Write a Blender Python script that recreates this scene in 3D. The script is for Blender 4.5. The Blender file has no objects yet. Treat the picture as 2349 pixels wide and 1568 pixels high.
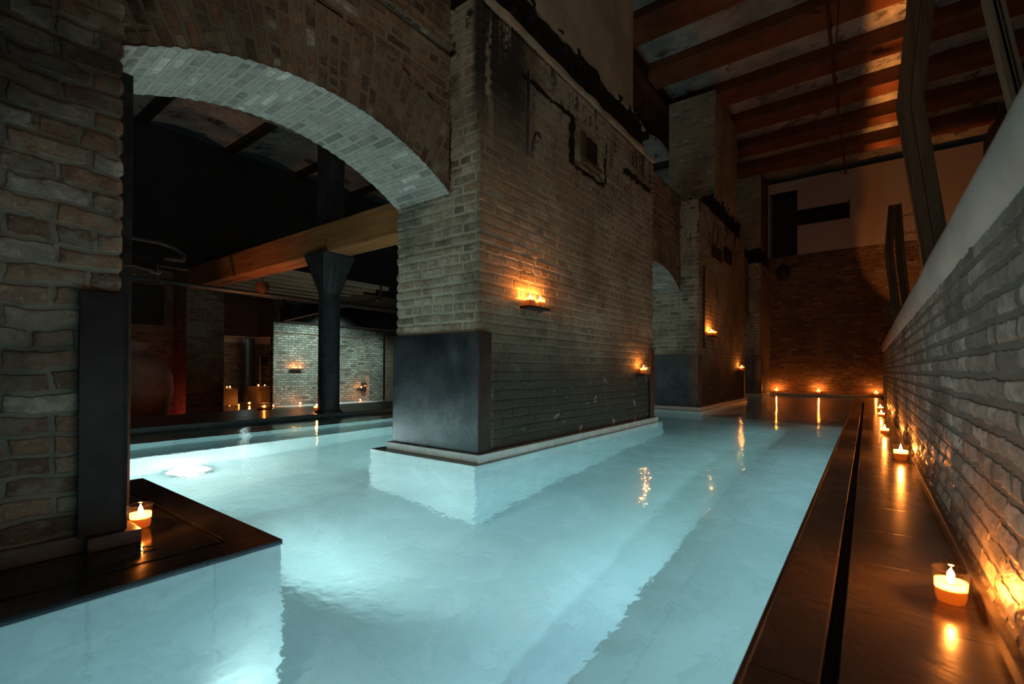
import bpy, math, random
from mathutils import Vector, noise as mn
R = math.radians
random.seed(7)
SC = bpy.context.scene
COL = SC.collection

# ------------------------------------------------------------------ camera
cam_d = bpy.data.cameras.new('camera')
cam = bpy.data.objects.new('camera', cam_d); COL.objects.link(cam)
YAW, PITCH, ROLL, EYE = R(37.031), R(0.2815), R(0.3203), 0.62
cam.location = (0, 0, EYE)
fwd = Vector((-math.sin(YAW)*math.cos(PITCH), math.cos(YAW)*math.cos(PITCH), math.sin(PITCH)))
rt = Vector((math.cos(YAW), math.sin(YAW), 0)); up = rt.cross(fwd)
r2 = rt*math.cos(ROLL)+up*math.sin(ROLL); u2 = -rt*math.sin(ROLL)+up*math.cos(ROLL)
from mathutils import Matrix
cam.matrix_world = Matrix(((r2.x, u2.x, -fwd.x, 0), (r2.y, u2.y, -fwd.y, 0), (r2.z, u2.z, -fwd.z, EYE), (0, 0, 0, 1)))
cam_d.sensor_width = 36; cam_d.lens = 1080.46/2349*36
cam_d.shift_y = (841.73-784)/2349
cam_d.clip_start = 0.02; cam_d.clip_end = 100
SC.camera = cam
cam_d.dof.use_dof = True; cam_d.dof.focus_distance = 4.2; cam_d.dof.aperture_fstop = 2.8

# ------------------------------------------------------------------ world, exposure, lights
w = bpy.data.worlds.new('world'); SC.world = w; w.use_nodes = True
w.node_tree.nodes['Background'].inputs[0].default_value = (0.55, 0.75, 0.8, 1)
w.node_tree.nodes['Background'].inputs[1].default_value = 0.004
SC.view_settings.view_transform = 'Standard'; SC.view_settings.look = 'None'
SC.view_settings.gamma = 1; SC.view_settings.use_curve_mapping = False
SC.view_settings.exposure = 0.0
SC.cycles.use_denoising = True
SC.cycles.use_adaptive_sampling = True; SC.cycles.adaptive_threshold = 0.025
SC.cycles.max_bounces = 8; SC.cycles.diffuse_bounces = 4; SC.cycles.glossy_bounces = 4
SC.cycles.transmission_bounces = 6; SC.cycles.transparent_max_bounces = 12
SC.cycles.sample_clamp_indirect = 6; SC.cycles.blur_glossy = 0.6
SC.cycles.caustics_refractive = True; SC.cycles.caustics_reflective = False

def point(name, loc, col, power, rad=0.05):
    l = bpy.data.lights.new(name, 'POINT'); l.color = col; l.energy = power; l.shadow_soft_size = rad
    o = bpy.data.objects.new(name, l); o.location = loc; COL.objects.link(o); return o
def spot(name, loc, target, col, power, angle=80, blend=0.6, rad=0.05):
    l = bpy.data.lights.new(name, 'SPOT'); l.color = col; l.energy = power; l.shadow_soft_size = rad
    l.spot_size = R(angle); l.spot_blend = blend
    o = bpy.data.objects.new(name, l); o.location = loc; COL.objects.link(o)
    o.rotation_euler = (Vector(target)-Vector(loc)).to_track_quat('-Z', 'Y').to_euler(); return o
AQ = (0.50, 0.92, 0.90); BL = (0.48, 0.83, 1.0); WARM = (1.0, 0.33, 0.07)
def under(name, loc, target, col, power, angle=150, rad=0.05):
    return spot(name, loc, target, col, power, angle, 0.5, rad)
def strip(name, loc, size_x, size_y, rot, col, power):
    l = bpy.data.lights.new(name, 'AREA'); l.shape = 'RECTANGLE'; l.size = size_x; l.size_y = size_y; l.color = col; l.energy = power
    o = bpy.data.objects.new(name, l); o.location = loc; o.rotation_euler = rot; COL.objects.link(o); return o
# lamps sunk in the pool: one in the bottom before the steps, one at the deck foot;
# the rest are unseen fills added to brighten floor, bench, steps and pier front
point('pool_lamp_arch', (-4.36, 1.50, -1.06), (0.82, 0.95, 0.86), 74, 0.06)
under('pool_lamp_deck', (-1.45, 0.52, -1.02), (-1.2, 3.0, -0.9), (0.72, 0.95, 0.88), 7.5, 170)
under('added_pier_front_fill', (-2.35, 0.89, -0.55), (-2.5, 2.4, -0.5), (0.62, 0.95, 0.95), 50, 140)
under('added_steps_fill', (-3.25, 0.30, -0.30), (-5.2, 1.6, -0.15), AQ, 70, 165)
strip('added_bench_fill', (-0.745, 1.9, -0.72), 0.03, 1.9, (0, R(80), 0), BL, 6.0)
strip('added_bench_fill', (-0.745, 4.6, -0.72), 0.03, 5.0, (0, R(82), 0), AQ, 12)
strip('added_edge_fill', (-0.215, 1.6, -0.05), 0.03, 7.0, (0, R(45), 0), (0.52, 0.91, 0.95), 23)
strip('added_edge_fill', (-0.215, 6.2, -0.05), 0.03, 2.2, (0, R(50), 0), AQ, 2.5)
under('added_pier_back_fill', (-3.14, 3.2, -0.3), (-5.3, 3.0, -0.2), AQ, 48, 165)
under('added_pier_back_fill', (-3.14, 5.2, -0.3), (-5.3, 5.4, -0.2), AQ, 40, 165)
under('added_pier_back_fill', (-3.14, 9.0, -0.8), (-3.6, 6.9, -0.9), AQ, 35, 165)
# amber uplights on the floor behind the low wall
_a = strip('amber_uplight_strip', (0.55, 9.6, 0.30), 0.03, 7.4, (R(180), R(-2.6), 0), WARM, 13)
_a.data.spread = R(9)
spot('amber_uplight', (0.55, 11.6, 0.45), (1.35, 14.3, 4.0), WARM, 170, 46, 0.25, 0.02)
# unseen fill added behind the camera to lift pier faces and ceiling
spot('added_hall_fill', (0.9, -1.2, 4.6), (-2.1, 4.6, 3.3), (1.0, 0.86, 0.66), 115, 95, 0.9, 0.15)
spot('added_beam_fill', (-7.3, 2.6, 0.2), (-7.3, 3.5, 2.2), WARM, 70, 75, 0.9, 0.05)  # unseen fill added to warm the timber beam from below
# lamps of the lower room
spot('lower_room_spot', (-11.3, 7.4, 1.80), (-13.2, 7.7, 0.35), (0.72, 1.0, 0.88), 230, 118, 0.9, 0.1)
spot('lower_room_pilaster_spot', (-11.6, 8.9, 1.75), (-13.0, 9.7, 0.5), (0.72, 1.0, 0.88), 60, 80, 0.9, 0.1)
point('red_uplight', (-10.25, 2.85, -0.30), (1.0, 0.12, 0.06), 5, 0.03)
point('spa_room_lamp', (-15.2, 6.6, 1.5), (0.8, 0.95, 0.9), 3, 0.1)

# ------------------------------------------------------------------ helpers
def tag(o, label=None, cat=None, group=None, kind=None):
    if label: o['label'] = label
    if cat: o['category'] = cat
    if group: o['group'] = group
    if kind: o['kind'] = kind
    return o
def empty(name, loc=(0, 0, 0), rz=0):
    o = bpy.data.objects.new(name, None); o.location = loc; o.rotation_euler = (0, 0, rz)
    o.empty_display_size = 0.05; COL.objects.link(o); return o
class MB:
    def __init__(s): s.v = []; s.f = []; s.uv = []; s.mi = []; s.d = {}
    def vert(s, p):
        k = (round(p[0], 4), round(p[1], 4), round(p[2], 4))
        i = s.d.get(k)
        if i is None:
            i = len(s.v); s.d[k] = i; s.v.append(tuple(p))
        return i
    def face(s, ps, uvs=None, m=0):
        ids = [s.vert(p) for p in ps]
        if len(set(ids)) < 3: return
        s.f.append(ids); s.mi.append(m)
        if uvs is None:
            a = Vector(ps[1])-Vector(ps[0]); b = Vector(ps[-1])-Vector(ps[0]); n = a.cross(b)
            ax = max(range(3), key=lambda i: abs(n[i]))
            uvs = [((p[1], p[2]) if ax == 0 else (p[0], p[2]) if ax == 1 else (p[0], p[1])) for p in ps]
        s.uv.append(uvs)
    def grid(s, o, a, b, na, nb, m=0, uvf=None):
        o, a, b = Vector(o), Vector(a), Vector(b)
        for i in range(na):
            for j in range(nb):
                q = [o+a*(x/na)+b*(y/nb) for x, y in ((i, j), (i+1, j), (i+1, j+1), (i, j+1))]
                s.face(q, [uvf(p) for p in q] if uvf else None, m)
    def box(s, x0, x1, y0, y1, z0, z1, step=None, m=0, skip=''):
        n = lambda L: max(1, round(abs(L)/step)) if step else 1
        dx, dy, dz = x1-x0, y1-y0, z1-z0
        if 'R' not in skip: s.grid((x1, y0, z0), (0, dy, 0), (0, 0, dz), n(dy), n(dz), m)
        if 'L' not in skip: s.grid((x0, y1, z0), (0, -dy, 0), (0, 0, dz), n(dy), n(dz), m)
        if 'F' not in skip: s.grid((x0, y0, z0), (dx, 0, 0), (0, 0, dz), n(dx), n(dz), m)
        if 'B' not in skip: s.grid((x1, y1, z0), (-dx, 0, 0), (0, 0, dz), n(dx), n(dz), m)
        if 'T' not in skip: s.grid((x0, y0, z1), (dx, 0, 0), (0, dy, 0), n(dx), n(dy), m)
        if 'D' not in skip: s.grid((x0, y1, z0), (dx, 0, 0), (0, -dy, 0), n(dx), n(dy), m)
        return s
    def tube(s, pts, r, n=8, m=0, cap=True):
        pts = [Vector(p) for p in pts]; rings = []
        rs = r if isinstance(r, (list, tuple)) else [r]*len(pts)
        T0 = (pts[1]-pts[0]).normalized()
        N = T0.orthogonal().normalized()
        for i, p in enumerate(pts):
            T = (pts[min(i+1, len(pts)-1)]-pts[max(i-1, 0)]).normalized()
            N = (N-T*N.dot(T)).normalized(); B = T.cross(N)
            rings.append([p+(N*math.cos(2*math.pi*k/n)+B*math.sin(2*math.pi*k/n))*rs[i] for k in range(n)])
        for i in range(len(rings)-1):
            for k in range(n):
                s.face([rings[i][k], rings[i][(k+1) % n], rings[i+1][(k+1) % n], rings[i+1][k]], None, m)
        if cap:
            s.face(rings[0][::-1], None, m); s.face(rings[-1], None, m)
        return s
    def lathe(s, prof, n=24, c=(0, 0, 0), m=0):
        for i in range(len(prof)-1):
            (r0, z0), (r1, z1) = prof[i], prof[i+1]
            for k in range(n):
                a, b = 2*math.pi*k/n, 2*math.pi*(k+1)/n
                P = lambda r, z, t: (c[0]+r*math.cos(t), c[1]+r*math.sin(t), c[2]+z)
                q = [P(r0, z0, a), P(r0, z0, b), P(r1, z1, b), P(r1, z1, a)]
                uv = [(a*0.5, z0), (b*0.5, z0), (b*0.5, z1), (a*0.5, z1)]
                if r0 == 0: q = [q[0], q[2], q[3]]; uv = [uv[0], uv[2], uv[3]]
                elif r1 == 0: q = q[:3]; uv = uv[:3]
                s.face(q, uv, m)
        return s
    def build(s, name, mats, parent=None, smooth=False, bevel=0, merge_smooth=None):
        me = bpy.data.meshes.new(name); me.from_pydata(s.v, [], s.f)
        ul = me.uv_layers.new(name='UVMap')
        flat = [c for fu in s.uv for p in fu for c in (p[0], p[1])]
        ul.data.foreach_set('uv', flat)
        if not isinstance(mats, (list, tuple)): mats = [mats]
        for mm in mats: me.materials.append(mm)
        me.polygons.foreach_set('material_index', s.mi)
        me.polygons.foreach_set('use_smooth', [smooth]*len(s.f))
        me.update(); me.validate()
        o = bpy.data.objects.new(name, me); COL.objects.link(o)
        if parent: o.parent = parent
        if bevel:
            b = o.modifiers.new('bevel', 'BEVEL'); b.width = bevel; b.segments = 2; b.limit_method = 'ANGLE'
        return o
def bx(name, mat, a, parent=None, bevel=0, step=None, smooth=False):
    return MB().box(*a, step=step).build(name, mat, parent, smooth, bevel)
def rel(m, loc):       # shift a builder so that it sits around its parent's origin
    m.v = [(x-loc[0], y-loc[1], z-loc[2]) for x, y, z in m.v]; return m

# ------------------------------------------------------------------ materials
class NT:
    def __init__(s, name):
        s.m = bpy.data.materials.new(name); s.m.use_nodes = True; s.t = s.m.node_tree
        s.n = s.t.nodes; s.n.clear(); s.out = s.n.new('ShaderNodeOutputMaterial')
    def new(s, ty, ins=None, **kw):
        n = s.n.new(ty)
        for k, v in kw.items(): setattr(n, k, v)
        for k, v in (ins or {}).items():
            if hasattr(v, 'is_linked') or isinstance(v, bpy.types.NodeSocket): s.t.links.new(v, n.inputs[k])
            else: n.inputs[k].default_value = v
        return n
    def math(s, op, a, b=0.0, c=None, clamp=False):
        ins = {0: a, 1: b}
        if c is not None: ins[2] = c
        return s.new('ShaderNodeMath', ins, operation=op, use_clamp=clamp).outputs[0]
    def noise(s, vec, scale, det=4, rough=0.55, dist=0.0):
        return s.new('ShaderNodeTexNoise', {'Vector': vec, 'Scale': scale, 'Detail': det, 'Roughness': rough, 'Distortion': dist}).outputs['Fac']
    def mix(s, f, a, b, mode='MIX'):
        n = s.new('ShaderNodeMix', data_type='RGBA', blend_type=mode)
        for i, v in ((0, f), (6, a), (7, b)):
            if isinstance(v, bpy.types.NodeSocket): s.t.links.new(v, n.inputs[i])
            else: n.inputs[i].default_value = v if i == 0 else (*v[:3], 1)
        return n.outputs[2]
    def ramp(s, f, stops, interp='LINEAR'):
        n = s.new('ShaderNodeValToRGB', {'Fac': f}); e = n.color_ramp.elements; n.color_ramp.interpolation = interp
        while len(e) < len(stops): e.new(0.5)
        for i, (p, c) in enumerate(stops):
            e[i].position = p; e[i].color = (*(c if isinstance(c, tuple) else (c, c, c)), 1)
        return n.outputs[0]
    def rng(s, v, a, b, c=0.0, d=1.0):
        n = s.new('ShaderNodeMapRange', {'Value': v, 'From Min': a, 'From Max': b, 'To Min': c, 'To Max': d}); n.interpolation_type = 'SMOOTHSTEP'
        return n.outputs[0]
    def sep(s, v): return s.new('ShaderNodeSeparateXYZ', {0: v}).outputs
    def uv(s): return s.new('ShaderNodeTexCoord').outputs['UV']
    def pos(s): return s.new('ShaderNodeNewGeometry').outputs['Position']
    def bump(s, h, strength=0.5, dist=0.01):
        return s.new('ShaderNodeBump', {'Height': h, 'Strength': strength, 'Distance': dist}).outputs[0]
    def link(s, a, b): s.t.links.new(a, b)
    def bsdf(s, **k):
        names = {'color': 'Base Color', 'rough': 'Roughness', 'metal': 'Metallic', 'normal': 'Normal', 'spec': 'Specular IOR Level', 'coat': 'Coat Weight', 'coatr': 'Coat Roughness', 'alpha': 'Alpha'}
        ins = {}
        for a, v in k.items():
            if a == 'color' and isinstance(v, tuple): v = (*v[:3], 1)
            ins[names[a]] = v
        b = s.new('ShaderNodeBsdfPrincipled', ins); s.link(b.outputs[0], s.out.inputs[0]); return b

def brick(name, stops, mortar, disp=0.010, bw=0.205, bh=0.068, mw=0.013, rough=0.85, wobble=0.014, soot=0.5, extra=None, do_disp=True, wet=0.0, smr=0.7):
    t = NT(name); uv = t.uv(); pos = t.pos()
    wob = t.new('ShaderNodeTexNoise', {'Vector': uv, 'Scale': 5.0, 'Detail': 3.0}).outputs['Color']
    wv = t.new('ShaderNodeVectorMath', {0: wob, 1: (0.5, 0.5, 0.5)}, operation='SUBTRACT').outputs[0]
    wv = t.new('ShaderNodeVectorMath', {0: wv, 3: wobble*1.6}, operation='SCALE').outputs[0]
    uvd = t.new('ShaderNodeVectorMath', {0: uv, 1: wv}, operation='ADD').outputs[0]
    fine = t.new('ShaderNodeTexNoise', {'Vector': uv, 'Scale': 38.0, 'Detail': 3.0}).outputs['Color']
    fv = t.new('ShaderNodeVectorMath', {0: fine, 1: (0.5, 0.5, 0.5)}, operation='SUBTRACT').outputs[0]
    fv = t.new('ShaderNodeVectorMath', {0: fv, 3: 0.012}, operation='SCALE').outputs[0]
    uvd = t.new('ShaderNodeVectorMath', {0: uvd, 1: fv}, operation='ADD').outputs[0]
    def bt(vec, w_, h_, off=0.5, sq=1.0, sf=2):
        n = t.new('ShaderNodeTexBrick', {'Vector': vec, 'Color1': (0, 0, 0, 1), 'Color2': (1, 1, 1, 1), 'Mortar': (0.5, 0.5, 0.5, 1), 'Scale': 1.0, 'Mortar Size': mw, 'Mortar Smooth': 0.35, 'Bias': 0.0, 'Brick Width': w_, 'Row Height': h_})
        n.offset = off; n.squash = sq; n.squash_frequency = sf; n.offset_frequency = 2
        return n
    b = bt(uvd, bw, bh, 0.43, 0.52, 5)
    rnd, fac = b.outputs['Color'], b.outputs['Fac']
    col = t.ramp(rnd, stops)
    n1 = t.noise(uv, 22, 5, 0.65); n2 = t.noise(pos, 1.7, 4, 0.6); n3 = t.noise(uv, 110, 3)
    col = t.mix(t.rng(n1, 0.35, 0.7, 0, 0.55), col, tuple(c*0.45 for c in stops[0][1]), 'MIX')
    col = t.mix(t.rng(n3, 0.55, 0.75, 0, 0.35), col, tuple(min(1, c*1.7) for c in stops[-1][1]), 'MIX')
    # mortar smeared over some bricks
    smear = t.math('MULTIPLY', t.rng(t.noise(uv, 7, 6, 0.75), 0.48, 0.62), smr)
    mcol = t.mix(n1, tuple(c*0.8 for c in mortar), mortar)
    facm = t.math('MAXIMUM', fac, smear)
    col = t.mix(facm, col, mcol)
    dark = t.rng(n2, 0.42, 0.72, 0, soot)
    col = t.mix(dark, col, (0.035, 0.03, 0.022), 'MIX')
    h = t.math('SUBTRACT', 1.0, fac)
    h = t.math('MULTIPLY_ADD', rnd, 0.35, h)
    h = t.math('MULTIPLY_ADD', n1, 0.9, h)
    if extra:
        col, h = extra(t, uv, pos, col, h)
    hb = t.math('MULTIPLY_ADD', n3, 0.10, h)
    rg = rough
    if wet:
        wn = t.math('MULTIPLY', t.rng(t.sep(pos)[2], 0.1, 0.7, 1, 0), t.rng(t.noise(pos, 6, 3), 0.42, 0.6))
        rg = t.math('MULTIPLY_ADD', wn, -wet, rough)
    bs = t.bsdf(color=col, rough=rg, spec=0.35)
    if do_disp:
        d = t.new('ShaderNodeDisplacement', {'Height': hb, 'Midlevel': 1.85, 'Scale': disp})
        t.link(d.outputs[0], t.out.inputs['Displacement']); t.m.displacement_method = 'BOTH'
    else:
        t.link(t.bump(hb, 0.9, disp), bs.inputs['Normal'])
    return t.m

TAN = [(0.0, (0.16, 0.13, 0.085)), (0.2, (0.33, 0.275, 0.185)), (0.5, (0.44, 0.37, 0.26)), (0.75, (0.38, 0.27, 0.17)), (1.0, (0.60, 0.54, 0.42))]
BROWN = [(0.0, (0.09, 0.055, 0.03)), (0.3, (0.22, 0.13, 0.07)), (0.65, (0.33, 0.175, 0.095)), (0.88, (0.36, 0.27, 0.17)), (1.0, (0.58, 0.53, 0.42))]
def pier_stains_and_light(t, uv, pos, col, h):
    s = t.sep(pos); x, y, z = s[0], s[1], s[2]
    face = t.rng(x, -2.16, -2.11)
    col = t.mix(t.math('MULTIPLY', face, t.rng(t.noise(pos, 1.1, 5, 0.6), 0.3, 0.65, 0.25, 0.75)), col, (0.20, 0.155, 0.09))  # right face coloured browner and darker, standing in for its warm light
    # old render left on the upper part
    pm = t.math('MULTIPLY', t.rng(z, 2.35, 2.75), t.rng(t.noise(pos, 2.6, 5, 0.65), 0.44, 0.53))
    col = t.mix(t.math('MULTIPLY', pm, 0.85), col, (0.36, 0.33, 0.26)); h = t.math('MULTIPLY_ADD', pm, 0.4, h)
    pm2 = t.math('MULTIPLY', t.rng(z, 1.2, 2.0), t.rng(t.noise(pos, 3.3, 5, 0.6), 0.55, 0.62))
    col = t.mix(t.math('MULTIPLY', pm2, 0.35), col, (0.33, 0.29, 0.2))
    # black drips running down from the charred band
    st = t.new('ShaderNodeVectorMath', {0: pos, 1: (13, 13, 1.1)}, operation='MULTIPLY').outputs[0]
    drip = t.noise(st, 1.0, 4, 0.6)
    zone = t.math('MULTIPLY', t.rng(z, 2.0, 3.0), t.rng(t.noise(pos, 1.3, 2), 0.35, 0.5))
    dm = t.math('MULTIPLY', zone, t.math('MULTIPLY', t.rng(drip, 0.48, 0.56), t.rng(t.noise(pos, 5, 4, 0.7), 0.45, 0.55)), clamp=True)
    corner = t.math('MULTIPLY', t.rng(z, 1.95, 2.7), t.math('MULTIPLY', t.math('MULTIPLY', t.rng(y, 2.80, 3.20, 1, 0), t.rng(x, -2.20, -2.13)), t.rng(drip, 0.34, 0.44)))
    dm = t.math('MAXIMUM', dm, corner)
    col = t.mix(t.math('MULTIPLY', dm, 0.93), col, (0.012, 0.010, 0.009))
    # long damp area near the water
    lw = t.math('MULTIPLY', t.rng(t.math('MULTIPLY_ADD', t.noise(pos, 2.0, 4), 0.7, z), 0.85, 1.5, 1, 0), t.rng(y, 2.4, 2.6))
    col = t.mix(t.math('MULTIPLY', lw, 0.90), col, (0.035, 0.034, 0.028))
    # pale salt spots low down
    sp = t.math('MULTIPLY', t.rng(z, 0.75, 0.3), t.rng(t.noise(uv, 7, 3, 0.6), 0.63, 0.67))
    col = t.mix(t.math('MULTIPLY', sp, 0.6), col, (0.45, 0.46, 0.42))
    return col, h
M = {}
M['brick_pier'] = brick('brick_pier', TAN, (0.56, 0.54, 0.44), 0.012, soot=0.75, extra=pier_stains_and_light)
M['brick_spandrel'] = brick('brick_spandrel', BROWN, (0.32, 0.26, 0.185), 0.014, soot=0.6)
M['brick_ring'] = brick('brick_ring', BROWN, (0.26, 0.21, 0.15), 0.010, bw=0.115, bh=0.066, soot=0.5)
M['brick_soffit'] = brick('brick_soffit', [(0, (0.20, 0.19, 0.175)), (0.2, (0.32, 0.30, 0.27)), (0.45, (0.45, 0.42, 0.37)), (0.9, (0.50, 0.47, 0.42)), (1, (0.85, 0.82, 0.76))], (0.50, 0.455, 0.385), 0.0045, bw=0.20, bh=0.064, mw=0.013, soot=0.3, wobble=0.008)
M['brick_near'] = brick('brick_near', [(0.0, (0.18, 0.10, 0.06)), (0.3, (0.40, 0.24, 0.15)), (0.6, (0.55, 0.30, 0.18)), (0.85, (0.55, 0.44, 0.32)), (1.0, (0.75, 0.70, 0.6))], (0.42, 0.37, 0.28), 0.013, mw=0.010, soot=0.8, wobble=0.04, smr=0.85)
M['brick_wall_right'] = brick('brick_wall_right', [(0, (0.16, 0.155, 0.14)), (0.4, (0.33, 0.32, 0.28)), (0.8, (0.46, 0.44, 0.38)), (1, (0.65, 0.65, 0.58))], (0.19, 0.18, 0.155), 0.009, soot=0.7, wet=0.55)
M['brick_far'] = brick('brick_far', [(0, (0.10, 0.05, 0.03)), (0.4, (0.22, 0.12, 0.07)), (0.8, (0.32, 0.19, 0.11)), (1, (0.45, 0.33, 0.22))], (0.22, 0.15, 0.10), 0.010, soot=0.5, do_disp=False)
M['brick_room'] = brick('brick_room', [(0, (0.13, 0.07, 0.05)), (0.5, (0.24, 0.15, 0.10)), (1, (0.34, 0.25, 0.18))], (0.26, 0.2, 0.16), 0.010, soot=0.4, do_disp=False)
M['brick_pale'] = brick('brick_pale', [(0, (0.08, 0.085, 0.075)), (0.15, (0.30, 0.31, 0.27)), (0.6, (0.45, 0.46, 0.41)), (1, (0.60, 0.60, 0.54))], (0.16, 0.16, 0.14), 0.010, soot=0.35, do_disp=False)

M['brick_pale_top'] = brick('brick_pale_top', TAN, (0.36, 0.33, 0.26), 0.012, soot=0.5, do_disp=False)
def plaster(name, c1, c2, rough=0.9, sc=3.0, bs=0.004):
    t = NT(name); p = t.pos(); n = t.noise(p, sc, 6, 0.6); n2 = t.noise(p, sc*14, 4, 0.65)
    col = t.mix(t.rng(n, 0.35, 0.65), c1, c2); col = t.mix(t.rng(n2, 0.62, 0.75, 0, 0.5), col, tuple(c*0.4 for c in c1))
    t.bsdf(color=col, rough=rough, normal=t.bump(t.math('MULTIPLY_ADD', n2, 0.4, n), 0.6, bs), spec=0.3); return t.m
M['plaster'] = plaster('plaster', (0.30, 0.25, 0.175), (0.44, 0.37, 0.27), sc=2.0, bs=0.01)
M['plaster_far'] = plaster('plaster_far', (0.42, 0.35, 0.30), (0.47, 0.40, 0.34), sc=1.0, bs=0.002)
M['coping'] = plaster('coping', (0.34, 0.355, 0.33), (0.44, 0.46, 0.43), rough=0.6, sc=2.5)
M['white_paint'] = plaster('white_paint', (0.6, 0.6, 0.57), (0.66, 0.66, 0.63), sc=1.5, bs=0.001)
def concrete():
    t = NT('concrete'); p = t.pos(); n = t.noise(p, 1.6, 6, 0.7); n2 = t.noise(p, 13, 5, 0.7); n3 = t.noise(p, 3.7, 5, 0.6, 0.5)
    col = t.mix(t.rng(n, 0.35, 0.68), (0.28, 0.29, 0.28), (0.62, 0.60, 0.54))
    col = t.mix(t.rng(n2, 0.60, 0.72, 0, 0.8), col, (0.75, 0.72, 0.66)); col = t.mix(t.rng(n3, 0.55, 0.66, 0, 0.8), col, (0.06, 0.042, 0.033))
    t.bsdf(color=col, rough=0.9, normal=t.bump(t.math('MULTIPLY_ADD', n2, 0.6, n3), 0.9, 0.03)); return t.m
M['concrete'] = concrete()
def simple(name, col, rough=0.5, metal=0.0, nsc=20, var=0.4, bs=0.002, coat=0.0, spec=0.5, rv=0.0):
    t = NT(name); p = t.new('ShaderNodeTexCoord').outputs['Object']; n = t.noise(p, nsc, 5, 0.65); n2 = t.noise(p, nsc*0.2, 4, 0.6)
    f = t.math('MULTIPLY', t.math('ADD', n, n2), 0.5)
    c = t.mix(t.rng(f, 0.35, 0.65), tuple(x*(1-var) for x in col), tuple(min(1, x*(1+var)) for x in col))
    rg = t.math('MULTIPLY_ADD', t.math('SUBTRACT', n2, 0.5), rv, rough) if rv else rough
    t.bsdf(color=c, rough=rg, metal=metal, normal=t.bump(n, 0.4, bs), coat=coat, spec=spec); return t.m
def steel_plate():
    t = NT('steel_plate'); p = t.pos(); n = t.noise(p, 4, 6, 0.7); n2 = t.noise(p, 70, 4, 0.7)
    st = t.new('ShaderNodeVectorMath', {0: p, 1: (22, 22, 3)}, operation='MULTIPLY').outputs[0]; n3 = t.noise(st, 1, 4)
    c = t.mix(t.rng(n, 0.35, 0.7), (0.13, 0.13, 0.14), (0.24, 0.245, 0.26)); c = t.mix(t.rng(n2, 0.58, 0.70, 0, 0.6), c, (0.50, 0.51, 0.53))
    t.bsdf(color=c, rough=t.rng(t.math('ADD', n, n3), 0.7, 1.3, 0.30, 0.40), metal=1.0, normal=t.bump(t.math('MULTIPLY_ADD', n, 0.6, n2), 0.30, 0.004), spec=0.6)
    return t.m
M['steel_plate'] = steel_plate()
M['steel_dark'] = simple('steel_dark', (0.028, 0.024, 0.022), 0.55, 0.2, 9, 0.6)
M['iron'] = simple('iron', (0.035, 0.037, 0.037), 0.45, 0.5, 14, 0.5)
M['iron_rusty'] = simple('iron_rusty', (0.10, 0.035, 0.018), 0.7, 0.1, 6, 0.5)
M['beam_paint'] = simple('beam_paint', (0.17, 0.055, 0.020), 0.6, 0.0, 4, 0.35)
M['black'] = simple('black', (0.012, 0.012, 0.013), 0.7, 0, 8, 0.5)
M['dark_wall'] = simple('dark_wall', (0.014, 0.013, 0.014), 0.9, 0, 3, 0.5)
M['pipe'] = simple('pipe', (0.10, 0.10, 0.10), 0.4, 0.6, 10, 0.3)
M['bright_metal'] = simple('bright_metal', (0.75, 0.72, 0.68), 0.25, 1.0, 10, 0.1)
M['brass'] = simple('brass', (0.55, 0.38, 0.2), 0.35, 1.0, 10, 0.2)
M['clay'] = simple('clay', (0.20, 0.10, 0.075), 0.6, 0, 5, 0.4, 0.006)
M['char'] = simple('char', (0.008, 0.007, 0.006), 0.75, 0, 9, 0.8, 0.03, spec=0.3)
M['wick'] = simple('wick', (0.03, 0.02, 0.01), 0.9, 0, 10, 0.2)
M['paper'] = simple('paper', (0.6, 0.5, 0.38), 0.9, 0, 10, 0.1)
M['bench_stone'] = simple('bench_stone', (0.26, 0.22, 0.18), 0.6, 0, 4, 0.15)
def wood(name, c1, c2, axis=0, rough=0.65, knots=True):
    t = NT(name); p = t.pos(); sc = [14.0, 14.0, 14.0]; sc[axis] = 0.9
    v = t.new('ShaderNodeVectorMath', {0: p, 1: tuple(sc)}, operation='MULTIPLY').outputs[0]
    n = t.noise(v, 1.4, 6, 0.6, 0.8); big = t.noise(p, 1.2, 3)
    c = t.mix(t.rng(n, 0.3, 0.7), c1, c2); c = t.mix(t.rng(big, 0.4, 0.7, 0, 0.35), c, tuple(x*0.5 for x in c1))
    if knots:
        vo = t.new('ShaderNodeTexVoronoi', {'Vector': p, 'Scale': 3.6}); k = t.rng(vo.outputs['Distance'], 0.06, 0.13, 0.9, 0)
        c = t.mix(k, c, (0.03, 0.012, 0.006))
    t.bsdf(color=c, rough=rough, normal=t.bump(n, 0.4, 0.006)); return t.m
M['timber'] = wood('timber', (0.25, 0.085, 0.025), (0.46, 0.19, 0.06), 0)
M['frame_wood'] = wood('frame_wood', (0.06, 0.04, 0.02), (0.125, 0.09, 0.045), 2, knots=False)
M['joist_wood'] = wood('joist_wood', (0.40, 0.37, 0.26), (0.55, 0.5, 0.37), 1, knots=False)
M['header_wood'] = wood('header_wood', (0.13, 0.05, 0.025), (0.24, 0.10, 0.05), 1, knots=False)

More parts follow.
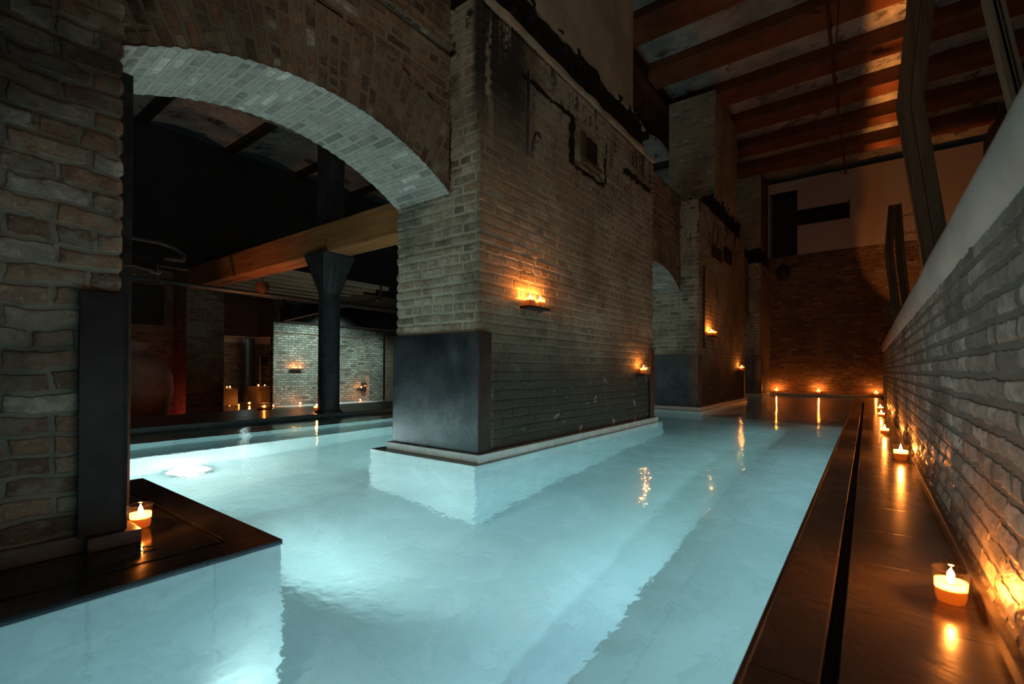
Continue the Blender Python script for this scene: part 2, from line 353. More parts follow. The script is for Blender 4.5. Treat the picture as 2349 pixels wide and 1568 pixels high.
def marble(name, c1, c2, tile=(0.62, 0.31), joint=0.004, rough=0.15, jointc=0.6, veins=0.3, wet=0.0, bumps=0.0, off=0.0, shift=(0, 0)):
    t = NT(name); uv = t.uv(); p = t.pos()
    u = t.new('ShaderNodeVectorMath', {0: uv, 1: (shift[0], shift[1], 0)}, operation='ADD').outputs[0]
    b = t.new('ShaderNodeTexBrick', {'Vector': u, 'Color1': (0, 0, 0, 1), 'Color2': (1, 1, 1, 1), 'Mortar': (0.5, 0.5, 0.5, 1), 'Scale': 1.0, 'Mortar Size': joint, 'Mortar Smooth': 0.2, 'Brick Width': tile[0], 'Row Height': tile[1]})
    b.offset = off; b.squash = 1
    n = t.noise(p, 2.3, 6, 0.6, 1.6); n2 = t.noise(p, 9, 5, 0.6, 1.0)
    c = t.mix(t.rng(n, 0.3, 0.7), c1, c2)
    vein = t.math('ABSOLUTE', t.math('SUBTRACT', n, 0.5)); c = t.mix(t.rng(vein, 0.0, 0.03, veins, 0), c, tuple(x*0.55 for x in c1))
    c = t.mix(t.math('MULTIPLY', b.outputs['Color'], 0.22), c, tuple(x*0.72 for x in c1))
    c = t.mix(t.math('MULTIPLY', b.outputs['Fac'], jointc), c, tuple(x*0.18 for x in c1))
    h = t.math('MULTIPLY_ADD', n2, bumps, t.math('SUBTRACT', 1.0, b.outputs['Fac']))
    t.bsdf(color=c, rough=t.math('MULTIPLY_ADD', n2, rough*0.9, rough*0.6), normal=t.bump(h, 0.5, 0.0025), spec=0.5); return t.m
M['pool_tile'] = marble('pool_tile', (0.60, 0.70, 0.72), (0.72, 0.80, 0.83), (0.31, 0.31*2), 0.004, 0.35, 0.10, 0.16, shift=(0.29, 0.63))
M['deck_tile'] = marble('deck_tile', (0.040, 0.048, 0.066), (0.068, 0.076, 0.098), (0.62, 0.40), 0.0025, 0.11, 0.8, 0.35, bumps=0.6)
M['ledge_tile'] = marble('ledge_tile', (0.20, 0.17, 0.15), (0.29, 0.25, 0.22), (1.2, 0.40), 0.003, 0.20, 0.85, 0.35, bumps=0.8, shift=(0.5, 0.1))
M['plinth_tile'] = marble('plinth_tile', (0.66, 0.68, 0.64), (0.76, 0.77, 0.73), (0.55, 0.55), 0.002, 0.25, 0.5, 0.2)
M['dark_stone'] = marble('dark_stone', (0.050, 0.050, 0.055), (0.075, 0.073, 0.075), (0.9, 0.6), 0.002, 0.3, 0.6, 0.1)
M['room_floor'] = marble('room_floor', (0.12, 0.10, 0.09), (0.18, 0.15, 0.13), (0.6, 0.6), 0.002, 0.22, 0.6, 0.1)

def water():
    t = NT('water'); g = t.new('ShaderNodeBsdfGlass', {'Color': (0.93, 1.0, 0.99, 1), 'Roughness': 0.0, 'IOR': 1.33})
    p = t.pos(); v = t.new('ShaderNodeVectorMath', {0: p, 1: (1.0, 1.0, 0)}, operation='MULTIPLY').outputs[0]
    h = t.math('MULTIPLY_ADD', t.noise(v, 34, 2, 0.5), 0.5, t.noise(v, 15, 2, 0.5, 0.4))
    t.link(t.bump(h, 0.45, 0.005), g.inputs['Normal'])
    t.link(g.outputs[0], t.out.inputs[0]); return t.m
M['water'] = water()
def thin_glass(name, tint, gl=0.08, rough=0.02):
    t = NT(name); a = t.new('ShaderNodeBsdfTransparent', {'Color': (*tint, 1)}); b = t.new('ShaderNodeBsdfGlossy', {'Color': (1, 1, 1, 1), 'Roughness': rough})
    lw = t.new('ShaderNodeLayerWeight', {'Blend': 0.35}); f = t.math('MULTIPLY_ADD', t.math('POWER', lw.outputs['Facing'], 2.0), 0.6, gl)
    m = t.new('ShaderNodeMixShader', {0: f, 1: a.outputs[0], 2: b.outputs[0]}); t.link(m.outputs[0], t.out.inputs[0]); return t.m
M['candle_glass'] = thin_glass('candle_glass', (1.0, 0.97, 0.93))
M['door_glass'] = thin_glass('door_glass', (0.86, 0.90, 0.89), 0.05)
def wax():
    t = NT('wax'); d = t.new('ShaderNodeBsdfDiffuse', {'Color': (1.0, 0.78, 0.45, 1)}); tr = t.new('ShaderNodeBsdfTranslucent', {'Color': (1.0, 0.74, 0.34, 1)})
    m = t.new('ShaderNodeMixShader', {0: 0.62, 1: d.outputs[0], 2: tr.outputs[0]}); t.link(m.outputs[0], t.out.inputs[0]); return t.m
M['wax'] = wax()
def emis(name, col, st):
    t = NT(name); e = t.new('ShaderNodeEmission', {'Color': (*col, 1), 'Strength': st}); t.link(e.outputs[0], t.out.inputs[0]); return t.m
M['flame'] = emis('flame', (1.0, 0.28, 0.045), 1550)
M['lamp_lens'] = emis('lamp_lens', (0.85, 0.97, 1.0), 90)

# ------------------------------------------------------------------ the pool
YF = 14.3; PD = -1.15
def struct(o, kind='structure'): o['kind'] = kind; return o
b = MB()
b.grid((-5.53, -2.2, PD), (5.32, 0, 0), (0, 10.2, 0), 1, 1)            # bottom
b.grid((-5.53, 8.0, -1.85), (5.32, 0, 0), (0, YF-8.0, 0), 1, 1)        # floor dropped here so that the far water stays dark
b.grid((-0.21, 8.0, -1.85), (-5.32, 0, 0), (0, 0, 0.70), 1, 1)
b.grid((-0.21, -2.2, -1.85), (0, YF+2.2, 0), (0, 0, 1.84), 1, 1)       # right side
b.grid((-5.53, YF, -1.85), (0, -(YF+2.2), 0), (0, 0, 1.84), 1, 1)
b.grid((-0.21, YF-0.25, -1.85), (-5.32, 0, 0), (0, 0, 1.84), 1, 1)
b.grid((-0.21, -2.2, -1.2), (-5.32, 0, 0), (0, 0, 1.19), 1, 1)
basin = struct(b.build('floor_pool', M['pool_tile']))
bx('bench', M['pool_tile'], (-0.735, -0.21, -2.2, 7.2, PD, -0.65), basin, 0.01)
bx('step', M['pool_tile'], (-5.53, -5.02, -2.2, 14, PD, -0.25), basin, 0.006)
bx('step', M['pool_tile'], (-5.02, -4.60, -2.2, 14, PD, -0.55), basin, 0.006)

# water surface with gentle ripples
XS = []; x = -5.53
while x < -0.212: XS.append(x); x += 0.028 if x > -3.4 else 0.05
XS.append(-0.21)
YS = []; y = -2.2
while y < YF-0.26: YS.append(y); y += 0.10 if y < 0 else 0.028 if y < 4.5 else 0.05 if y < 8 else 0.09
YS.append(YF-0.25)
def wz(x, y):
    a = mn.noise(Vector((x*2.2, y*2.2, 0.3)))*0.0036
    a += mn.noise(Vector((x*5.5+3+0.6*y, y*6.5, 1.7)))*0.0019
    a += mn.noise(Vector((x*13, y*13, 4.1)))*0.00055
    return a-0.004
HOLES = ((-3.19, -1.71, -3, 0.83), (-2.96, -2.08, 2.40, 5.65), (-2.96, -2.08, 7.57, 11.0), (-2.96, -2.08, 12.95, 15))
def inside(x, y): return any(a < x < b_ and c < y < d for a, b_, c, d in HOLES)
b = MB(); nx, ny = len(XS), len(YS)
b.v = [(x, y, wz(x, y)) for x in XS for y in YS]
for i in range(nx-1):
    for j in range(ny-1):
        if inside((XS[i]+XS[i+1])/2, (YS[j]+YS[j+1])/2): continue
        k = i*ny+j; b.f.append([k, k+ny, k+ny+1, k+1]); b.mi.append(0); b.uv.append([(0, 0)]*4)
wo = b.build('pool_water', M['water'], smooth=True)
tag(wo, 'clear turquoise water filling the long pool between the brick piers', 'water', kind='stuff')

# submerged light seen through the water
b = MB().lathe([(0, 0.012), (0.06, 0.012), (0.075, 0.02), (0.09, 0.02), (0.095, 0.0)], 24)
pl = empty('pool_light', (-4.45, 1.5, PD)); tag(pl, 'round white light on the pool bottom, glaring in front of the left steps', 'pool light')
b = MB().lathe([(0.115, 0.0), (0.115, 0.03), (0.14, 0.03), (0.14, 0.0)], 24); b.build('ring', M['bright_metal'], pl)
b = MB().lathe([(0, 0.024), (0.115, 0.024)], 24); b.build('lens', M['lamp_lens'], pl)

# ------------------------------------------------------------------ decks around the water
def slab(name, mat, x0, x1, y0, y1, z1, z0, parent=None, bevel=0.003):
    return bx(name, mat, (x0, x1, y0, y1, z0, z1), parent, bevel)
# right ledge: edge strip, slot, walking tiles, skirting
ld = empty('pool_ledge', (0, 5, 0)); 
tag(ld, 'long wet stone ledge between the pool and the low brick wall, lined with candles', 'ledge')
def relp(o, p):
    o.location = (o.location[0]-p.location[0], o.location[1]-p.location[1], o.location[2]-p.location[2]); return o
relp(slab('edge_strip', M['ledge_tile'], -0.20, -0.075, -2.2, 12.1, 0.004, -0.05, ld), ld)
relp(slab('overflow_channel', M['black'], -0.075, -0.045, -2.2, 12.1, -0.03, -0.06, ld), ld)
relp(slab('paving', M['ledge_tile'], -0.045, 0.26, -2.2, 12.1, 0.006, -0.05, ld), ld)
relp(slab('paving', M['ledge_tile'], -0.20, 0.26, 12.1, YF-0.02, 0.006, -0.05, ld), ld)
relp(slab('edge_glint_strip', M['bright_metal'], -0.212, -0.2, -2.2, 12.1, 0.005, -0.03, ld, 0.001), ld)  # metal strip standing in for the bright glint of the water's edge
relp(slab('skirting', M['ledge_tile'], 0.235, 0.262, -2.2, 12.0, 0.045, 0.0, ld), ld)
# near left deck with a groove around it
X0, X1, Y1 = -3.22, -1.68, 0.862
dk = empty('pool_deck', (-2.4, -0.6, 0))
tag(dk, 'dark tiled deck corner around the nearest brick pier, standing in the pool', 'deck')
relp(slab('paving', M['deck_tile'], X0+0.15, X1-0.145, -2.2, Y1-0.145, 0.005, -0.04, dk), dk)
relp(slab('edge_strip', M['deck_tile'], X1-0.130, X1, -2.2, Y1, 0.005, -0.03, dk), dk)
relp(slab('edge_strip', M['deck_tile'], X0+0.13, X1-0.130, Y1-0.130, Y1, 0.005, -0.03, dk), dk)
relp(slab('edge_strip', M['deck_tile'], X0, X0+0.13, -2.2, Y1, 0.005, -0.03, dk), dk)
relp(slab('groove', M['black'], X0+0.11, X1-0.11, -2.2, Y1-0.11, -0.02, -0.04, dk, 0), dk)
relp(slab('base_wall', M['pool_tile'], X0+0.003, X1-0.003, -2.2, Y1-0.003, -0.031, PD, dk, 0.006), dk)
# far left deck, lower room floor
kd = bx('stone_platform', M['dark_stone'], (-6.8, -5.53, -2.2, 14.2, -0.5, 0.045), None, 0.004)
tag(kd, 'dark stone platform along the far left side of the pool, under the iron column', 'platform')
fl = struct(bx('floor', M['room_floor'], (-17.3, -6.8, -3, 14.2, -0.6, -0.45)))

# ------------------------------------------------------------------ brick piers
PX0, PX1 = -2.95, -2.09
def pier(name, y0, y1, ztop, up0, up1, upmat, label, step, mat, base=True, plates=(True, True)):
    root = empty(name, (-2.52, (y0+y1)/2, 0)); tag(root, label, 'pier')
    L = root.location
    def P(o): return relp(o, root)
    P(MB().box(PX0, PX1, y0, y1, 0.05, ztop, step=step, skip='D').build('lower_brickwork', M[mat], root, True))
    if up1:
        b = MB().box(PX0, PX1-0.05, up0, up1, ztop+0.36, 5.555, skip='F')
        b.grid((PX0, up0, ztop+0.36), (PX1-0.05-PX0, 0, 0), (0, 0, 5.195-ztop), 1, 1, 1)
        P(b.build('upper_brickwork', [upmat, M['brick_pale_top']], root))
    # charred timber band
    if up1:
        b = MB().box(PX0+0.05, PX1-0.055, up0-0.02, up1+0.32, ztop-0.01, ztop+0.40, step=0.045)
        b.v = [(v[0]+mn.noise(Vector(v)*9)*0.06, v[1]+mn.noise(Vector(v)*7+Vector((5, 0, 0)))*0.03, v[2]+(mn.noise(Vector(v)*11+Vector((0, 9, 0)))*0.03 *(2.2 if v[2] > ztop+0.3 else 1) if v[2] > ztop+0.1 else 0)) for v in b.v]
        P(b.build('charred_timber', M['char'], root))
    if base:
        P(bx('plinth', M['plinth_tile'], (PX0-0.05, PX1+0.045, y0-0.05, y1+0.08, -0.011, 0.052), root, 0.004))
        P(bx('base', M['pool_tile'], (PX0-0.16, PX1+0.075, y0-0.12, y1+0.15, PD if y0 < 8 else -1.85, -0.013), root, 0.006))
    for k, (yy, on) in enumerate(((y0, plates[0]), (y1, plates[1]))):
        if not on: continue
        s = 1 if k == 0 else -1; t_ = 0.016
        b = MB()
        ya, yb = (yy-t_, yy) if k == 0 else (yy, yy+t_)
        b.box(PX0-t_, PX1+0.002, ya, yb, 0.053, 0.875); b.box(PX1+0.002, PX1+t_, ya, yb, 0.053, 0.875, m=1)
        yc, yd = (yy, yy+0.115) if k == 0 else (yy-0.115, yy)
        b.box(PX1+0.003, PX1+t_, yc, yd, 0.053, 0.875, m=1); b.box(PX0-t_, PX0-0.003, yc, yd, 0.053, 0.875)
        P(b.build('steel_plate', [M['steel_plate'] if base else M['steel_dark'], M['steel_dark']], root, False, 0.002))  # second slot darkens the side flange, standing in for its dim reflection
    return root
p1 = pier('brick_pier', 2.40, 5.62, 3.17, 2.68, 5.10, M['plaster'], 'massive brick pier in the middle of the pool, with charred band and wall candles', 0.016, 'brick_pier')
p2 = pier('brick_pier', 7.57, 10.98, 3.30, 8.72, 10.46, M['plaster'], 'second brick pier further down the pool, behind the big one', 0.035, 'brick_pier')
p3 = pier('brick_pier', 12.95, YF, 3.30, 13.2, YF, M['brick_far'], 'farthest narrow brick pier beside the back wall', 0.05, 'brick_pier', plates=(True, False))
p0 = pier('brick_pier', -2.2, 0.495, 3.17, None, None, None, 'rough brick pier nearest the camera, rising from the dark deck', 0.016, 'brick_near', base=False, plates=(False, True))
b = MB().box(PX0-0.04, PX1+0.012, -2.2, 0.40, 0.006, 0.062); b.box(PX0-0.05, PX1+0.045, 0.40, 0.545, 0.006, 0.052)
relp(b.build('skirting', M['ledge_tile'], p0, False, 0.003), p0)
relp(MB().box(PX0, PX1, -2.2, 0.495, 3.17, 5.555).build('upper_brickwork', M['brick_spandrel'], p0), p0)
# niche, ledge and pipes on the big pier
def P1(o): return relp(o, p1)
P1(bx('niche', M['black'], (PX1-0.02, PX1+0.013, 3.86, 4.10, 2.56, 2.78), p1))
b = MB().box(PX1-0.01, PX1+0.035, 3.80, 4.16, 2.52, 2.56); b.box(PX1-0.01, PX1+0.022, 3.80, 3.86, 2.56, 2.80)
P1(b.build('niche_sill', M['frame_wood'], p1, False, 0.003))
b = MB().tube([(PX1+0.02, 2.93, 2.9), (PX1+0.02, 2.93, 2.28)], 0.010, 8)
b.tube([(PX1+0.015, 2.99, 2.30), (PX1+0.03, 2.985, 2.38), (PX1+0.04, 3.00, 2.44), (PX1+0.035, 3.05, 2.47), (PX1+0.01, 3.12, 2.46)], 0.009, 8)
P1(b.build('pipe_stub', M['iron'], p1, True))
for nm_, bb in (('chase', (PX1-0.02, PX1+0.010, 3.60, 3.66, 2.45, 2.86)), ('crack', (PX1-0.02, PX1+0.006, 2.90, 3.585, 2.835, 2.865)), ('crack', (PX1-0.02, PX1+0.006, 3.675, 4.27, 2.425, 2.455)),
               ('crack', (PX1-0.02, PX1+0.006, 4.285, 4.31, 2.47, 2.72)), ('crack', (PX1-0.02, PX1+0.006, 4.75, 5.50, 2.74, 2.80))):
    b = MB().box(*bb, step=0.03)
    b.v = [(v[0]+mn.noise(Vector(v)*14)*0.012, v[1]+mn.noise(Vector(v)*13+Vector((7, 0, 0)))*0.03, v[2]+mn.noise(Vector(v)*12+Vector((0, 7, 0)))*0.03) for v in b.v]
    P1(b.build(nm_, M['char'], p1))
b = MB().box(PX1-0.02, PX1+0.03, 2.42, 5.60, 3.135, 3.175, step=0.08)
b.v = [(v[0]+mn.noise(Vector(v)*8)*0.02, v[1], v[2]+mn.noise(Vector(v)*6)*0.012) for v in b.v]
P1(b.build('stone_ledge', M['plaster'], p1))
relp(bx('niche', M['black'], (PX1-0.02, PX1+0.014, 8.33, 8.98, 2.54, 2.76), p2), p2)
relp(bx('niche', M['char'], (PX1-0.02, PX1+0.03, 9.14, 9.68, 2.62, 2.88), p2), p2)
relp(bx('rod', M['black'], (PX1-0.01, PX1+0.02, 7.83, 7.86, 0.98, 2.3), p2), p2)

# ------------------------------------------------------------------ arches
AX0, AX1 = -2.95, -2.37
def arch(name, ya, yb, label, fine=1.0):
    zs = 1.87; hs = (yb-ya)/2; rise = 0.28; Rr = (hs*hs+rise*rise)/(2*rise); yc = (ya+yb)/2; zc = zs+rise-Rr
    a0 = math.asin(hs/Rr); root = empty(name, (-2.66, yc, zs)); tag(root, label, 'arch')
    st = 0.016*fine; ns = round(2*a0*Rr/st); nw = round((AX1-AX0)/st)
    th = lambda i: -a0+2*a0*i/ns
    P = lambda x, t, r: (x, min(max(yc+r*math.sin(t), ya), yb), zc+r*math.cos(t))
    b = MB()
    for i in range(ns):
        for j in range(nw):
            xa, xb = AX0+(AX1-AX0)*j/nw, AX0+(AX1-AX0)*(j+1)/nw; t0, t1 = th(i), th(i+1)
            b.face([P(xa, t0, Rr), P(xa, t1, Rr), P(xb, t1, Rr), P(xb, t0, Rr)][::-1],
                   [(xa, t0*Rr), (xa, t1*Rr), (xb, t1*Rr), (xb, t0*Rr)][::-1])
    relp(b.build('soffit', M['brick_soffit'], root, True), root)
    # face rings of standing bricks, then level courses above
    RT = 0.46; nr = round(RT/st); b = MB()
    for i in range(ns):
        t0, t1 = th(i), th(i+1)
        for j in range(nr):
            ra, rb = Rr+RT*j/nr, Rr+RT*(j+1)/nr
            b.face([P(AX1, t0, ra), P(AX1, t1, ra), P(AX1, t1, rb), P(AX1, t0, rb)],
                   [(ra-Rr, t0*Rr*1.08), (ra-Rr, t1*Rr*1.08), (rb-Rr, t1*Rr*1.08), (rb-Rr, t0*Rr*1.08)], 1)
    ZT = 3.38; nz = round(1.1/st)
    def ztop_ring(y): 
        d = y-yc; R2 = Rr+RT
        return zc+math.sqrt(max(R2*R2-d*d, 0))
    yL, yR = yc-(Rr+RT)*math.sin(a0), yc+(Rr+RT)*math.sin(a0)
    for i in range(ns):
        y0_, y1_ = ya+(yb-ya)*i/ns, ya+(yb-ya)*(i+1)/ns
        z0_, z1_ = ztop_ring(y0_), ztop_ring(y1_)
        for j in range(nz):
            f0, f1 = j/nz, (j+1)/nz
            b.face([(AX1, y0_, z0_+(ZT-z0_)*f0), (AX1, y1_, z1_+(ZT-z1_)*f0), (AX1, y1_, z1_+(ZT-z1_)*f1), (AX1, y0_, z0_+(ZT-z0_)*f1)], None, 0)
    b.grid((AX0, ya, ZT), (AX1-AX0, 0, 0), (0, yb-ya, 0), 1, 1)
    b.grid((AX0, yb, zc+Rr-0.02), (0, -(yb-ya), 0), (0, 0, ZT-zc-Rr+0.02), 1, 1)
    relp(b.build('spandrel', [M['brick_spandrel'], M['brick_ring']], root, True), root)
    b = MB().box(AX1-0.02, AX1+0.035, ya+0.0, yb-0.0, 2.86, 2.92, step=0.035)
    relp(b.build('string_course', M['brick_spandrel'], root, True), root)
    return root
arch('brick_arch', 0.505, 2.40, 'near brick arch with brightly lit pale underside, springing from the big pier')
arch('brick_arch', 5.62, 7.57, 'middle brick arch between the big pier and the second pier', 2.0)
arch('brick_arch', 10.98, 12.95, 'farthest brick arch, seen as a sliver before the back wall', 3.0)

# ------------------------------------------------------------------ back wall of the hall
b = MB(); b.grid((-3.2, YF, -0.02), (5.2, 0, 0), (0, 0, 3.68), 1, 1, 0)
# plaster above with an L shaped dark recess
def pq(x0, x1, z0, z1, m=1, y=YF-0.03): b.grid((x0, y, z0), (x1-x0, 0, 0), (0, 0, z1-z0), 1, 1, m)
pq(-1.465, 2.0, 3.66, 4.43); pq(-0.37, 2.0, 4.43, 4.81); pq(-1.465, 2.0, 4.81, 5.62); pq(-2.2, -1.465, 5.35, 5.62)
pq(-2.2, -2.1, 3.66, 5.35)
wb = struct(b.build('wall_back', [M['brick_far'], M['plaster_far'], M['black']]))
b = MB(); b.grid((-2.1, YF+0.5, 3.6), (1.8, 0, 0), (0, 0, 1.8), 1, 1); b.grid((-2.1, YF-0.03, 3.66), (1.73, 0, 0), (0, 0.55, 0), 1, 1); b.grid((-2.1, YF-0.03, 5.35), (0.64, 0, 0), (0, 0.55, 0), 1, 1)
b.grid((-0.37, YF-0.03, 4.43), (0, 0.55, 0), (0, 0, 0.38), 1, 1)
b.build('recess', M['black'], wb)
b = MB().box(-0.375, -0.35, YF-0.06, YF-0.03, 4.38, 4.86); b.box(-1.475, -0.35, YF-0.05, YF-0.03, 4.41, 4.435)
b.build('recess_frame', M['black'], wb)
bs_ = bx('trim_1', M['plinth_tile'], (-2.1, 0.26, YF-0.25, YF-0.001, -0.3, 0.052), None, 0.004); struct(bs_)
la = empty('hanging_lantern', (-1.76, YF-0.25, 3.2)); tag(la, 'dark oval lantern hanging before the far brick wall below the black recess', 'lantern')
MB().lathe([(0, -0.17), (0.11, -0.15), (0.165, -0.06), (0.17, 0.04), (0.12, 0.14), (0.04, 0.17), (0, 0.17)], 16).build('shade', M['black'], la, True)
MB().tube([(0, 0, 0.16), (0.02, 0.02, 0.46), (0, 0.2, 0.50)], 0.006, 6).build('cord', M['black'], la)

# ------------------------------------------------------------------ low wall on the right
b = MB().box(0.25, 0.44, 0.9, 12.0, 0.0, 1.10, step=0.022, skip='LRDBFT')
b.grid((0.25, 12.0, 0.0), (0, -13.5, 0), (0, 0, 1.10), 600, 50)
b.grid((0.44, -1.5, 0.0), (0, 13.5, 0), (0, 0, 1.10), 1, 1)
b.grid((0.44, 12.0, 0.0), (-0.19, 0, 0), (0, 0, 1.10), 9, 50)
wr = struct(b.build('wall_right', M['brick_wall_right'], smooth=True))
b = MB()
prof = [(0.262, 1.0), (0.240, 1.02), (0.229, 1.07), (0.228, 1.13), (0.234, 1.165), (0.25, 1.178), (0.40, 1.185), (0.45, 1.18), (0.46, 1.15), (0.455, 1.06)]
ys = [-1.5+i*0.15 for i in range(91)]
for i in range(len(ys)-1):
    for j in range(len(prof)-1):
        q = [(prof[j][0]+0.004*mn.noise(Vector((ys[i]*1.5, j, 0))), ys[i], prof[j][1]+0.004*mn.noise(Vector((ys[i]*1.3, j, 5)))),
             (prof[j][0]+0.004*mn.noise(Vector((ys[i+1]*1.5, j, 0))), ys[i+1], prof[j][1]+0.004*mn.noise(Vector((ys[i+1]*1.3, j, 5)))),
             (prof[j+1][0]+0.004*mn.noise(Vector((ys[i+1]*1.5, j+1, 0))), ys[i+1], prof[j+1][1]+0.004*mn.noise(Vector((ys[i+1]*1.3, j+1, 5)))),
             (prof[j+1][0]+0.004*mn.noise(Vector((ys[i]*1.5, j+1, 0))), ys[i], prof[j+1][1]+0.004*mn.noise(Vector((ys[i]*1.3, j+1, 5))))]
        b.face(q)
b.face([(p[0], 12.0, p[1]) for p in prof])
b.build('coping', M['coping'], wr, True)
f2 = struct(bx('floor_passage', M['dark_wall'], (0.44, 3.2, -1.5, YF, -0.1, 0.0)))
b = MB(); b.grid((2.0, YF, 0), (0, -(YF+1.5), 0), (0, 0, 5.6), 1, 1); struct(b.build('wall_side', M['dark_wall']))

# ------------------------------------------------------------------ ceiling: beams, slab, side girder, conduit
ZB = 5.56; SP = 1.27
b = MB()
yb0 = [9.0+SP*k for k in range(-9, 5)]
for k, y0 in enumerate(yb0):
    ya, yb = y0+0.20, y0+SP+0.20
    n = 8
    for i in range(n):
        f0, f1 = i/n, (i+1)/n; h = lambda f: ZB+0.25+0.02*math.sin(math.pi*f)
        b.grid((-10.1, ya+(yb-ya)*f0, h(f0)), (12.3, 0, 0), (0, (yb-ya)/n, h(f1)-h(f0)), 1, 1)
ce = struct(b.build('ceiling', M['concrete']))
for k, y0 in enumerate(yb0):
    if y0 > YF-0.3: continue
    nm = ('first', 'second', 'third', 'fourth', 'fifth', 'sixth', 'seventh', 'eighth', 'ninth', 'tenth', 'eleventh', 'twelfth', 'thirteenth', 'fourteenth')
    root = empty('ceiling_beam', (-0.5, y0+0.2, ZB))
    far = (len([q for q in yb0 if q <= YF-0.3])-1)-k
    tag(root, 'dark rust-brown ceiling beam crossing the hall, %s counted from the back wall' % nm[far], 'beam', 'ceiling beams')
    m_ = MB().box(-2.98, 2.0, y0, y0+0.40, ZB, ZB+0.035); relp(m_.build('flange', M['beam_paint'], root, False, 0.004), root)
    m_ = MB().box(-2.98, 2.0, y0+0.015, y0+0.385, ZB+0.03, ZB+0.36); relp(m_.build('web', M['beam_paint'], root), root)
gd = empty('side_girder', (-3.08, 6, 5.4)); tag(gd, 'dark riveted girder running along the hall where the ceiling beams end', 'girder')
relp(MB().box(-3.2, -2.99, -2, YF, 5.50, 5.53).build('flange', M['iron_rusty'], gd), gd)
relp(MB().box(-3.12, -3.04, -2, YF, 5.53, 5.78).build('web', M['iron_rusty'], gd), gd)
relp(MB().box(-3.2, -2.99, -2, YF, 5.75, 5.78).build('flange', M['iron_rusty'], gd), gd)
cd = MB().tube([(-0.43, -1, 5.51), (-0.43, 6, 5.51), (-0.45, 10, 5.50), (-0.43, YF-0.1, 5.51)], 0.022, 8)
y = 6.5
while y < 14: cd.tube([(-0.43, y, 5.51), (-0.43, y+0.06, 5.51)], 0.030, 8); y += 1.5
tag(cd.build('conduit_pipe', M['iron_rusty'], smooth=True), 'thin rusty conduit running under the ceiling beams towards the back wall', 'pipe')
tag(MB().tube([(-0.30, 7.6, 5.72), (-0.34, 7.66, 5.02)], 0.007, 6).build('hanging_rod', M['black']), 'thin black rod dangling from the ceiling beside the conduit', 'rod')

# ------------------------------------------------------------------ bent timber frames behind the low wall
def timber_frame(name, Y, pts, wd, dp, label, mat='frame_wood'):
    """pts: centre line of the near face as (x, z); two planks side by side with edge battens"""
    root = empty(name, (pts[1][0], Y, 0.0 if False else pts[-1][1])); tag(root, label, 'timber frame')
    def strip(o0, o1, y0, y1, nm, mt):
        b = MB()
        off = []
        for i, p in enumerate(pts):
            a = Vector(pts[max(i-1, 0)]); c = Vector(pts[min(i+1, len(pts)-1)]); tdir = (c-a).normalized(); n = Vector((-tdir.y, tdir.x))
            if n.x < 0: n = -n
            off.append((Vector(p)+n*o0, Vector(p)+n*o1))
        for i in range(len(pts)-1):
            (a0, a1), (c0, c1) = off[i], off[i+1]
            A = lambda v, y: (v.x, y, v.y)
            b.face([A(a0, y0), A(c0, y0), A(c1, y0), A(a1, y0)]); b.face([A(a0, y1), A(a1, y1), A(c1, y1), A(c0, y1)])
            b.face([A(a0, y0), A(a0, y1), A(c0, y1), A(c0, y0)]); b.face([A(a1, y0), A(c1, y0), A(c1, y1), A(a1, y1)])
        a0, a1 = off[0]; b.face([(a0.x, y0, a0.y), (a1.x, y0, a1.y), (a1.x, y1, a1.y), (a0.x, y1, a0.y)])
        a0, a1 = off[-1]; b.face([(a0.x, y0, a0.y), (a0.x, y1, a0.y), (a1.x, y1, a1.y), (a1.x, y0, a1.y)])
        relp(b.build(nm, mt, root), root)
    h = wd/2
    strip(-h+0.012, -0.004, Y, Y+dp, 'plank', M[mat]); strip(0.004, h-0.012, Y, Y+dp, 'plank', M[mat])
    strip(-h, -h+0.011, Y-0.015, Y+dp+0.01, 'batten', M[mat]); strip(h-0.011, h, Y-0.015, Y+dp+0.01, 'batten', M[mat])
    strip(-h+0.013, h-0.013, Y+0.03, Y+dp-0.01, 'backing_board', M[mat])
    return root
timber_frame('bent_timber_frame', 7.0, [(0.50, 5.58), (0.475, 4.8), (0.385, 3.68), (0.56, 2.3), (0.72, 0.95)], 0.245, 0.10, 'tall bent timber post rising from behind the low wall up to the ceiling')
timber_frame('bent_timber_frame', 9.0, [(0.300, 3.10), (0.252, 2.42), (0.365, 1.30), (0.42, 0.9)], 0.105, 0.05, 'short dark bent timber post in front of the back wall, outer board')
timber_frame('bent_timber_frame', 9.06, [(0.355, 3.12), (0.41, 2.2), (0.50, 1.30), (0.54, 0.9)], 0.095, 0.30, 'straight leaning board joined to the short bent timber post')
timber_frame('bent_timber_frame', 2.5, [(0.34, 2.7), (0.375, 2.05), (0.445, 1.62), (0.50, 1.1)], 0.045, 0.05, 'pale leaning timber cut off by the top right edge of the view')
hk = empty('turnbuckle_rack', (0.5, 9.2, 2.7)); tag(hk, 'row of small shiny turnbuckles beside the short timber post', 'turnbuckle')
